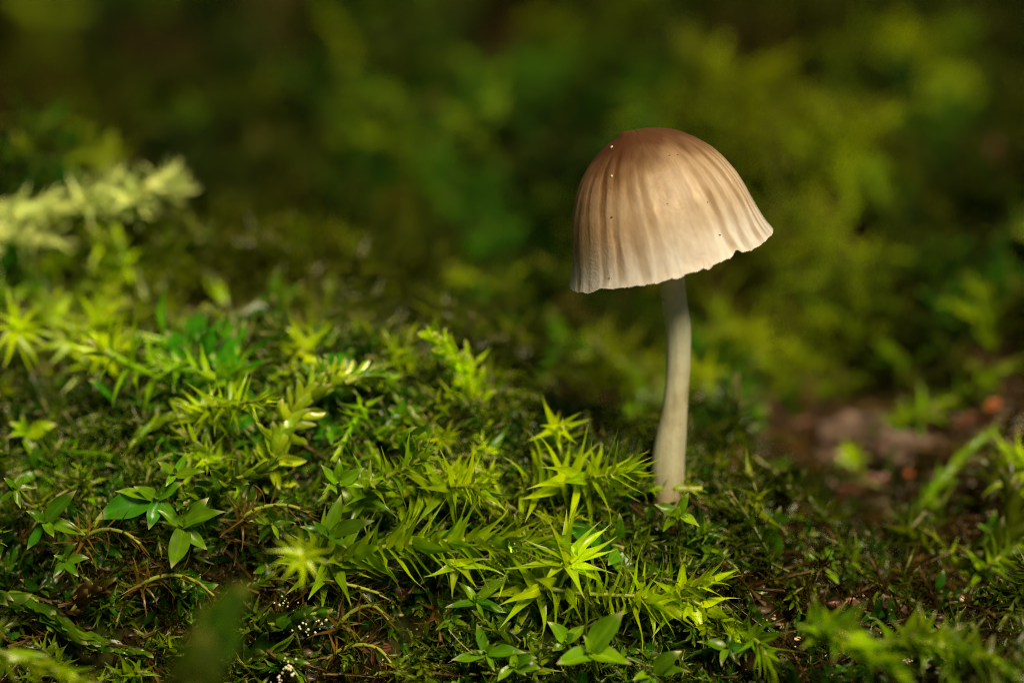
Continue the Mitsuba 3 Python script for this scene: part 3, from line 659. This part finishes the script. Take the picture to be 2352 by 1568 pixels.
# golden brown feathery shoots
FE = dict(kind='thread', spread=(52, 16), curl=(.8, .3), fold=.3, bsdf='old_leaf', name='feather_moss_shoot', jit=1.2)
for lab, pts in [('arching golden brown feather shoot above the red bark chip', [(775, 1440), (815, 1400), (860, 1392), (900, 1430)]),
                 ('golden brown feather shoot crossing in front of the red bark chip', [(770, 1500), (820, 1480), (870, 1490), (905, 1530)]),
                 ('olive brown feather shoot at the bottom right of the red bark chip', [(890, 1560), (930, 1528), (980, 1522), (1022, 1535)]),
                 ('brown feather shoot arching along the bottom edge left of the middle', [(800, 1590), (860, 1548), (930, 1548), (1000, 1575)]),
                 ('dry brown feather shoot between the left rosettes', [(190, 1240), (235, 1215), (290, 1225), (330, 1255)]),
                 ('dry brown feather shoot below the tall broad leaved rosette', [(330, 1340), (390, 1320), (450, 1335), (500, 1375)]),
                 ('thin brown feather shoot in the dark gap under the long front shoot', [(700, 1350), (760, 1335), (830, 1350), (880, 1365)]),
                 ('golden feather shoot right of the small upright rosette', [(560, 1190), (600, 1165), (660, 1160), (720, 1180)])]:
    pointed(lab, pts, L=64, W=9, n=60, lift=0.16, a=R.uniform(.5, .9), b=R.uniform(.5, .75), **FE)

# ------------------------------------------------------------------ drop, grains, bark, threads
v = trimesh.creation.icosphere(subdivisions=4)
dc = at(1176, 1250, 13.37)
k = put('water_drop', (dc + v.vertices * np.array([1.15, 1.0, .85]) * 21 * PX, np.array(v.faces), np.zeros((len(v.vertices), 2))), 'water')
tag(k, 'clear water drop caught between the leaves of the long front shoot', 'water drop')
HERO.append(np.array([dc]))
for i, (x, y, n_, sprd, r, lab) in enumerate([(660, 1385, 14, 14, 2.6, 'white grains sprinkled on top of the round dark shoot end'), (704, 1432, 22, 20, 3.4, 'thick white grains on the lower edge of the round dark shoot end'),
                                             (664, 1530, 18, 14, 4.2, 'white grains piled along the bottom edge near the hair tipped shoot'), (735, 1420, 10, 10, 2.6, 'white grains at the right tip of the round dark shoot end'),
                                             (640, 1560, 8, 10, 3.6, 'white grains at the bottom edge left of the grain pile')]):
    key = numbered('grain_cluster')
    for j in range(n_):
        a0, q = R.uniform(0, 6.28), 1.5 * R.uniform(0, 1) ** .8
        put(key + '__grain', pebble(on(x + sprd * q * math.cos(a0) * 1.6, y + sprd * q * math.sin(a0), 0.27 + R.uniform(-.02, .02)), r * PX * R.uniform(.45, 1.05), i * 40 + j, sub=1), 'grain')
    tag(key, lab, 'grains')


def chip(px, py, lx, ly, ang, bsdf, name, label, cat, lift=.1, seed=1):
    m = trimesh.creation.box((lx * PX, ly * PX, min(lx, ly) * .35 * PX)).subdivide_loop(1)
    m = trimesh.Trimesh(*trimesh.remesh.subdivide(*trimesh.remesh.subdivide(m.vertices, m.faces)))
    s = lx * PX
    v = m.vertices + (np.stack([meshkit.fbm(m.vertices / s * 4 + 5 * i + seed, 3, seed + i) for i in range(3)], 1) - .5) * np.array([.35, .25, .18]) * s
    X = RT; Y = unit(UP * .75 - FW * .2); Z = unit(np.cross(X, Y))
    c, sn = math.cos(math.radians(ang)), math.sin(math.radians(ang))
    A, B = X * c + Y * sn, Y * c - X * sn
    k = put(name, (on(px, py, lift) + v @ np.stack([A, B, Z]), np.array(m.faces), np.zeros((len(v), 2))), bsdf)
    tag(k, label, cat)


chip(835, 1500, 120, 60, 8, 'red_bark', 'bark_chip', 'red brown bark chip among the feather shoots at the bottom', 'bark chip', .03, 2)
chip(925, 1362, 60, 34, -20, 'red_bark', 'bark_chip', 'dark red bark chip in the gap below the long front shoot', 'bark chip', .02, 3)
chip(15, 1080, 90, 70, 10, 'red_bark', 'dead_leaf', 'red brown dead leaf cut off by the left edge', 'dead leaf', .04, 4)
chip(1770, 950, 150, 40, -14, 'red_bark', 'bark_strip', 'long red brown bark strip right of the stalk', 'bark strip', .22, 5)
chip(1700, 935, 90, 60, -30, 'grey_bark', 'bark_strip', 'grey bark strip just right of the stalk', 'bark strip', .18, 6)
chip(1965, 985, 250, 90, 6, 'grey_bark', 'bark_piece', 'pale pinkish bark piece on the soil in the right hollow', 'bark piece', .13, 7)
chip(2075, 1040, 190, 90, -25, 'grey_bark', 'bark_piece', 'broken grey bark piece below the pale pinkish one', 'bark piece', .11, 8)
chip(1960, 1130, 100, 60, 25, 'red_bark', 'bark_piece', 'dark red bark piece low in the right hollow', 'bark piece', .08, 9)
chip(2279, 931, 46, 26, 15, 'orange_bit', 'leaf_scrap', 'orange leaf scrap by the right edge', 'leaf scrap', .28, 10)
chip(2088, 1088, 24, 16, 0, 'orange_bit', 'leaf_scrap', 'small orange scrap on the bark in the right hollow', 'leaf scrap', .2, 11)
chip(1400, 735, 210, 50, -16, 'red_bark', 'twig_piece', 'blurred red brown wood piece in the hollow under the cap', 'wood piece', .1, 12)
chip(2290, 385, 40, 190, 8, 'red_bark', 'twig_piece', 'blurred upright reddish twig near the upper right edge', 'twig', .15, 13)
chip(2150, 960, 90, 50, 30, 'red_bark', 'bark_piece', 'reddish bark piece under the slanting shoot at right', 'bark piece', .04, 14)
for x, y, lx, ly, ag, m_, lab in [(1645, 905, 80, 30, -25, 'red_bark', 'small red brown bark flake close behind the right side of the stalk'), (1835, 975, 90, 34, 12, 'red_bark', 'reddish flake between the bark strip and the pale bark piece'),
                                  (1905, 1045, 70, 30, -30, 'grey_bark', 'small grey brown flake left of the yellow green star'), (2010, 1105, 80, 36, 20, 'red_bark', 'dark reddish flake under the broken grey bark piece'),
                                  (2150, 1020, 90, 36, -12, 'grey_bark', 'pale brown flake right of the broken grey bark piece'), (2215, 965, 70, 30, 25, 'red_bark', 'reddish flake below the slanting shoot near the right edge'),
                                  (1330, 700, 120, 40, -10, 'red_bark', 'dim reddish wood flake under the left half of the cap'), (2060, 1395, 110, 40, -28, 'grey_bark', 'brown flake in the dark moss left of the orange red ball'),
                                  (1930, 1390, 80, 30, 14, 'red_bark', 'dark reddish flake below the blurred rosette at lower right')]:
    chip(x, y, lx, ly, ag, m_, 'bark_flake', lab, 'bark flake', .13, x)
k = put('mite', pebble(on(2179, 1376, .1), 13 * PX, 5, (1, .9, .9), 3), 'orange_bit')
tag(k, 'tiny round orange red ball in the dark moss at lower right', 'ball')
for lab, a0, b0 in [('fine silk thread stretched between two broad leaved rosettes at left', (507, 1193), (572, 1188)), ('fine silk thread slanting between the feather shoots and the bottom middle plants', (1030, 1445), (1085, 1500)),
                    ('fine silk thread beside the dark rosette at the bottom right of the middle', (1440, 1508), (1500, 1530))]:
    k = put('silk_thread', tube(spline([on(*a0, .26), on((a0[0] + b0[0]) / 2, (a0[1] + b0[1]) / 2 + 3, .27), on(*b0, .26)], 14), .0016, 4), 'hair')
    tag(k, lab, 'thread')

# ------------------------------------------------------------------ the moss carpet, the brown litter and the soil crumbs: nobody could count them
HP = np.vstack(HERO)
HQ = project_all(HP)


def prototype(kind, lod):
    nu, nv = ((6, 2), (3, 2))[lod]
    z = np.array([[0, 0, -.15], [0.02, 0, .1], [R.uniform(-.1, .1), R.uniform(-.05, .05), .26], [R.uniform(-.26, .26), R.uniform(-.1, .1), .40]])
    if kind == 'pointed':
        st, lv = shoot(z, .17, .052, (30, 26)[lod], 'pointed', (72, 20), (.6, -.3), .4, .8, .6, nu=nu, nv=nv)
    elif kind == 'catkin':
        z[:, :2] *= 2.0; z[:, 2] *= .75
        st, lv = shoot(z, .13, .075, (30, 24)[lod], 'boat', (36, 16), (-.4, -.5), .8, .6, .6, nu=nu, nv=nv)
    elif kind == 'plume':
        z[:, :2] *= 2.4; z[:, 2] *= .8
        z[3] += np.array([.10 * R.choice([-1, 1]), .03, -.10])
        st, lv = shoot(z, .085, .030, (58, 40)[lod], 'pointed', (58, 18), (.55, -.1), .5, .75, .62, nu=nu - 2, nv=nv)
    elif kind == 'broad':
        z[:, 2] *= .55
        st, lv = shoot(z, .20, .095, (10, 8)[lod], 'ovate', (66, 40), (.5, 0), .35, .25, .6, nu=nu + 1, nv=nv)
    else:
        z[:, :2] *= 3.0; z[:, 2] *= .45
        st, lv = shoot(z, .13, .018, (44, 30)[lod], 'thread', (52, 18), (.8, .3), .3, .6, .6, nu=nu - 1, nv=nv)
    v, f, uv = join(lv + [tube(spline(z, 5), .012, 3, tint(.5, .4))])
    return v, f, uv


def scatter(places, protos, key, bsdf, label, cat=None, soften=None):
    """Plants as one mesh: places of (point, up, turn, size, prototype, yellow shift, bright shift)."""
    vs, fs, us, n = [], [], [], 0
    for p, up, turn, size, k, da, db in places:
        v, f, uv = protos[k]
        z = unit(up); x = unit(np.cross([0.1, 1, 0.05], z)); y = np.cross(z, x)
        c, s = math.cos(turn), math.sin(turn)
        M_ = np.stack([x * c + y * s, y * c - x * s, z]) * size
        vs.append((p + v @ M_).astype(np.float32)); fs.append(f + n); n += len(v)
        t = np.floor(uv[:, 0]); fr = uv[:, 0] - t
        a, b = np.clip(t % 8 + da, 0, 7), np.clip(t // 8 + db, 0, 7)
        us.append(np.stack([a + 8 * b + fr, uv[:, 1]], 1).astype(np.float32))
    V, F, U = np.vstack(vs), np.vstack(fs), np.vstack(us)
    if soften is None:
        put(key, (V, F, U), bsdf)
    else:                                                                             # far cushions: shading normals drawn towards the cushion's own upward normal
        nrm = meshkit.arrays((V, F), True)[2]
        ups = np.vstack([np.tile(unit(pl[1]), (len(protos[pl[4]][0]), 1)) for pl in places])
        nrm = nrm * np.where((nrm * ups).sum(1, keepdims=True) < 0, -1, 1) * (1 - soften) + ups * soften
        nrm /= np.linalg.norm(nrm, axis=1, keepdims=True)
        scene[numbered(key)] = {'type': 'ply', 'filename': meshkit.write_ply((V, F), False, U, normals=nrm), 'face_normals': False, 'bsdf': {'type': 'ref', 'id': bsdf}}
    tag(key, label, cat, kind='stuff')
    return n


def ground_up(x, y):
    e = 0.06
    g = np.array([-float(H_AT(x + e, y) - H_AT(x - e, y)) / (2 * e), -float(H_AT(x, y + e) - H_AT(x, y - e)) / (2 * e), 1.0])
    return unit(unit(g) * 0.8 + np.array([0, 0, .5]))


KINDS = ['pointed'] * 5 + ['catkin'] * 3 + ['broad'] * 4 + ['plume'] * 5
protos = {l: [prototype(k, l) for k in KINDS] for l in (0, 1)}
feather = [prototype('feather', 0) for _ in range(4)]
carpet, far_carpet, litter = [], [], []


def seen(x, y, z, margin=1.12):
    px, py, d = project((x, y, z))
    return abs(px - 1176) < 1176 * margin + 120 and -260 < py < 1568 + 330


def patch(x, y, s, o):
    return float(meshkit.fbm(np.array([x * s + o, y * s, 0.0]), 3, 5))


def brown_share(px, py):
    b = 0.0
    if py > 1290 and px < 1000:
        b = .50 if px < 900 else .25
    if px > 1600 and 900 < py:
        b = max(b, (.90 if py < 1180 else .72) * min(1, (px - 1600) / 120) * min(1, (py - 880) / 80))
    if 1330 < px < 1720 and 800 < py < 1060:
        b = max(b, .40)
    return b


PATCHES = []                                                                        # yellower and greener cushions on the bank, with sunlit brightness put into their tints
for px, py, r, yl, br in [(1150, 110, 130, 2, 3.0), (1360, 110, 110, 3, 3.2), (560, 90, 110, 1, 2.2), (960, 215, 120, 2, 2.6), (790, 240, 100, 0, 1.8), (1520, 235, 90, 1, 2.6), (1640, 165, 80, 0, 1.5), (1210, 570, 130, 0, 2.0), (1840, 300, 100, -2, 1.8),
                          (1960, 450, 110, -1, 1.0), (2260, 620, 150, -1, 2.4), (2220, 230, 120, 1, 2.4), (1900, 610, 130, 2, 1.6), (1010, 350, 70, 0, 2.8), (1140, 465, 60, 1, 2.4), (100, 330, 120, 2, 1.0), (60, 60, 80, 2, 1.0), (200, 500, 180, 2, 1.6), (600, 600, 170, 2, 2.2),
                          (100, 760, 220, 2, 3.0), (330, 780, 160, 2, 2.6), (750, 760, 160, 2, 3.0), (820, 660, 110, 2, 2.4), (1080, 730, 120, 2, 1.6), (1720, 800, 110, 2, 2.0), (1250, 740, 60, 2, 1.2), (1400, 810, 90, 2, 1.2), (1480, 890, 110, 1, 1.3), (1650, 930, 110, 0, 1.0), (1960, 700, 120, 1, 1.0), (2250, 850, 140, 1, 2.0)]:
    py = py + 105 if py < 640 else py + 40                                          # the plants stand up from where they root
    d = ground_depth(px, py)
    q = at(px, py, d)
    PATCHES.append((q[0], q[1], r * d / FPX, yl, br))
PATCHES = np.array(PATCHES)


def planting_and_light(x, y):  # yellow shift and painted sunlight of the patches at a spot
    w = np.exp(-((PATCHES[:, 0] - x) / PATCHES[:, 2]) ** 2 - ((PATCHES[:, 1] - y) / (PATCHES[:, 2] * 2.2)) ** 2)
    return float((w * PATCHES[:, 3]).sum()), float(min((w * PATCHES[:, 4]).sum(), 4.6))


y = -2.0
while y < 16:
    half = (15.2 + y) * 0.185 + .5
    step = 0.112 if y < 0.9 else 0.13 + 0.016 * (y - .9)
    for x in np.arange(-half, half, step):
        e = .05
        steep = math.sqrt(1 + float((H_AT(x, y + e) - H_AT(x, y - e)) / (2 * e)) ** 2) * (1.35 if y < .9 else 1.0)
        for rep_ in range(int(steep + R.random())):
            xx, yy_ = x + R.uniform(-.6, .6) * step, y + R.uniform(-.6, .6) * step
            z = float(H_AT(xx, yy_))
            if not seen(xx, yy_, z):
                continue
            px, py, d = project((xx, yy_, z))
            ps = patch(xx, yy_, .75, 3); pb = patch(xx, yy_, .55, 40); hm = float(HUM_AT(xx, yy_))
            bs = brown_share(px, py)
            if (yy_ < 1.0 and R.random() < .13 + .6 * bs) or (1.0 <= yy_ < 3.2 and px > 1250 and R.random() < .35):
                dim = (0 if py < 1120 else 1) if px > 1600 else 0
                litter.append((np.array([xx, yy_, z - .01 + .03 * R.random()]), ground_up(xx, yy_) + np.array([R.uniform(-.4, .4), R.uniform(-.4, .2), 0]), R.uniform(0, 6.28), R.uniform(.4, .8), R.randrange(4), R.randint(-4, 2), R.randint(-4, 0) - dim))
            if R.random() < bs or (yy_ < .9 and R.random() < .24):
                continue
            yl, br = planting_and_light(xx, yy_) if yy_ > .35 else (0.0, 1.6)
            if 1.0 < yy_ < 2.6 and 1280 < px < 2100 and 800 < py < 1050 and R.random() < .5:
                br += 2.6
            if yy_ > .9 and R.random() < 1.8 - 2.5 * hm - .42 * br:
                continue
            ps2 = ps + .055 * yl - (.07 if yy_ > .9 else 0)
            if ps2 > .54:
                kind = R.choice([0, 1, 2, 3, 4, 0, 1, 5, 6, 7])
            elif ps2 > .46:
                kind = R.choice([5, 6, 7, 0, 1, 8, 9])
            else:
                kind = R.choice([8, 9, 10, 11, 8, 9, 2, 5])
            if 120 < px < 640 and 960 < py < 1330:
                kind = R.choice([8, 9, 10, 11, 8, 9, 10, 11, 0, 5])
            if yy_ < 1.6 and R.random() < .46:
                kind = R.randrange(12, 17)
            size = R.uniform(.55, 1.0) * (1.16 if yy_ < .9 else 1.15 + .075 * yy_)
            lush = yy_ < .9 and 430 < px < 1350 and 840 < py < 1150
            if lush or (px > 1650 and py > 1080):
                size *= 1.3
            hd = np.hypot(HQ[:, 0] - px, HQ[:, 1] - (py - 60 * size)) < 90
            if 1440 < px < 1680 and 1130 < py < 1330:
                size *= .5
            shy = 2 if hd.any() and yy_ < 2.5 else 0  # plants around hero shoots are tinted darker, shade put into colour
            if hd.any() and yy_ < 1.2:
                size *= .7
                if d - .25 * size < HQ[hd, 2].min() + .10:
                    size *= .5
            da = int(round((ps2 - .5) * 11 + R.uniform(-1, 1)))
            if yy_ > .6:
                db = int(round(-5.2 + br * 1.75 + (hm - .6) * 2 + (pb - .5) * 4 + R.gauss(0, 1.7)))  # far plants start dark, darkest in clefts: shade put into the tint
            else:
                db = int(round((pb - .5) * 10 + (hm - .6) * 4 + R.uniform(-1.5, 1.2))) - (2 if 5 <= kind < 8 and py > 1000 else 0) - (2 if px > 1600 else 0)  # clefts get darker tints, shade put into the colour
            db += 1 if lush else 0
            if yy_ > 1.6 and R.random() < .045:
                kind, db, da = R.choice([8, 9, 10, 11]), 3, R.randint(0, 3)  # odd plants brightened to stand in for blurred highlights
                size *= 1.25
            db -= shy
            tilt = ground_up(xx, yy_) + np.array([R.uniform(-.5, .5), R.uniform(-.5, .3), 0])
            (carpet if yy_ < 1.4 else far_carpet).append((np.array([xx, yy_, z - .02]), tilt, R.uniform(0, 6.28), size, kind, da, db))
    y += step
under = []
foot = np.array([stp[2][0], stp[2][1], 0])
for i in range(16):
    an, ra = R.uniform(0, 6.28), R.uniform(.07, .15)
    x, yv = foot[0] + ra * math.cos(an), foot[1] + ra * math.sin(an)
    carpet.append((np.array([x, yv, float(H_AT(x, yv)) - .02]), np.array([math.cos(an) * .5, math.sin(an) * .5, 1.0]), R.uniform(0, 6.28), R.uniform(.25, .42) * (1.0 if math.sin(an) > -.2 else .75), R.choice([0, 1, 8, 9, 10]), R.randint(-1, 2), R.randint(-2, 1)))
for i in range(4400):
    xx, yy_ = R.uniform(-2.9, 3.1), R.uniform(-1.35, .9)
    z = float(H_AT(xx, yy_))
    px, py, d = project((xx, yy_, z))
    if seen(xx, yy_, z, 1.03) and R.random() > brown_share(px, py) * 1.2:
        under.append((np.array([xx, yy_, z - .01]), ground_up(xx, yy_) + np.array([R.uniform(-.6, .6), R.uniform(-.6, .3), 0]), R.uniform(0, 6.28), R.uniform(.34, .62), R.choice([0, 1, 2, 5, 6, 8, 9, 10, 11]), R.randint(-4, 1), R.randint(-4, -1)))  # tinted dark so that the gaps look shaded
n0 = scatter(under, protos[1], 'moss_undergrowth', 'moss_leaf', 'low young moss between the taller moss shoots')
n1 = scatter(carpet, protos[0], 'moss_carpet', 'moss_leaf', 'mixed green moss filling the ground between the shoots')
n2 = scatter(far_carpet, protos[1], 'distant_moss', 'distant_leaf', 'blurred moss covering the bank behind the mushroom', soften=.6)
n3 = scatter(litter, feather, 'brown_moss_litter', 'old_leaf', 'dead brown moss tangled over the soil')
bits = []
for i in range(5200):
    if i < 800:
        x, yv, r = R.uniform(.9, 2.9), R.uniform(-1.1, 1.4), .004 + .019 * R.random() ** 2.2
    elif i < 2000:
        x, yv, r = R.uniform(-2.6, 2.2), R.uniform(-1.0, .1), .003 + .007 * R.random() ** 2.5
    else:
        x, yv, r = R.uniform(-2.8, 3.0), R.uniform(-1.2, 2.6), R.uniform(.012, .034)
    c = np.array([x, yv, float(H_AT(x, yv)) + R.uniform(-.01, .05)])
    m_ = pebble(c, r, i, (1.3, 1, R.uniform(.3, .8)), 1 if i < 2000 else 0)
    bits.append((m_[0], m_[1], m_[2] + (.95 if i < 2000 else R.uniform(0, .45))))  # the smaller ones are paled to stand in for glints
put('soil_crumbs', join(bits), 'crumb')
tag('soil_crumbs', 'crumbs and grit strewn over the dark soil, some paled to act as glints', kind='stuff')
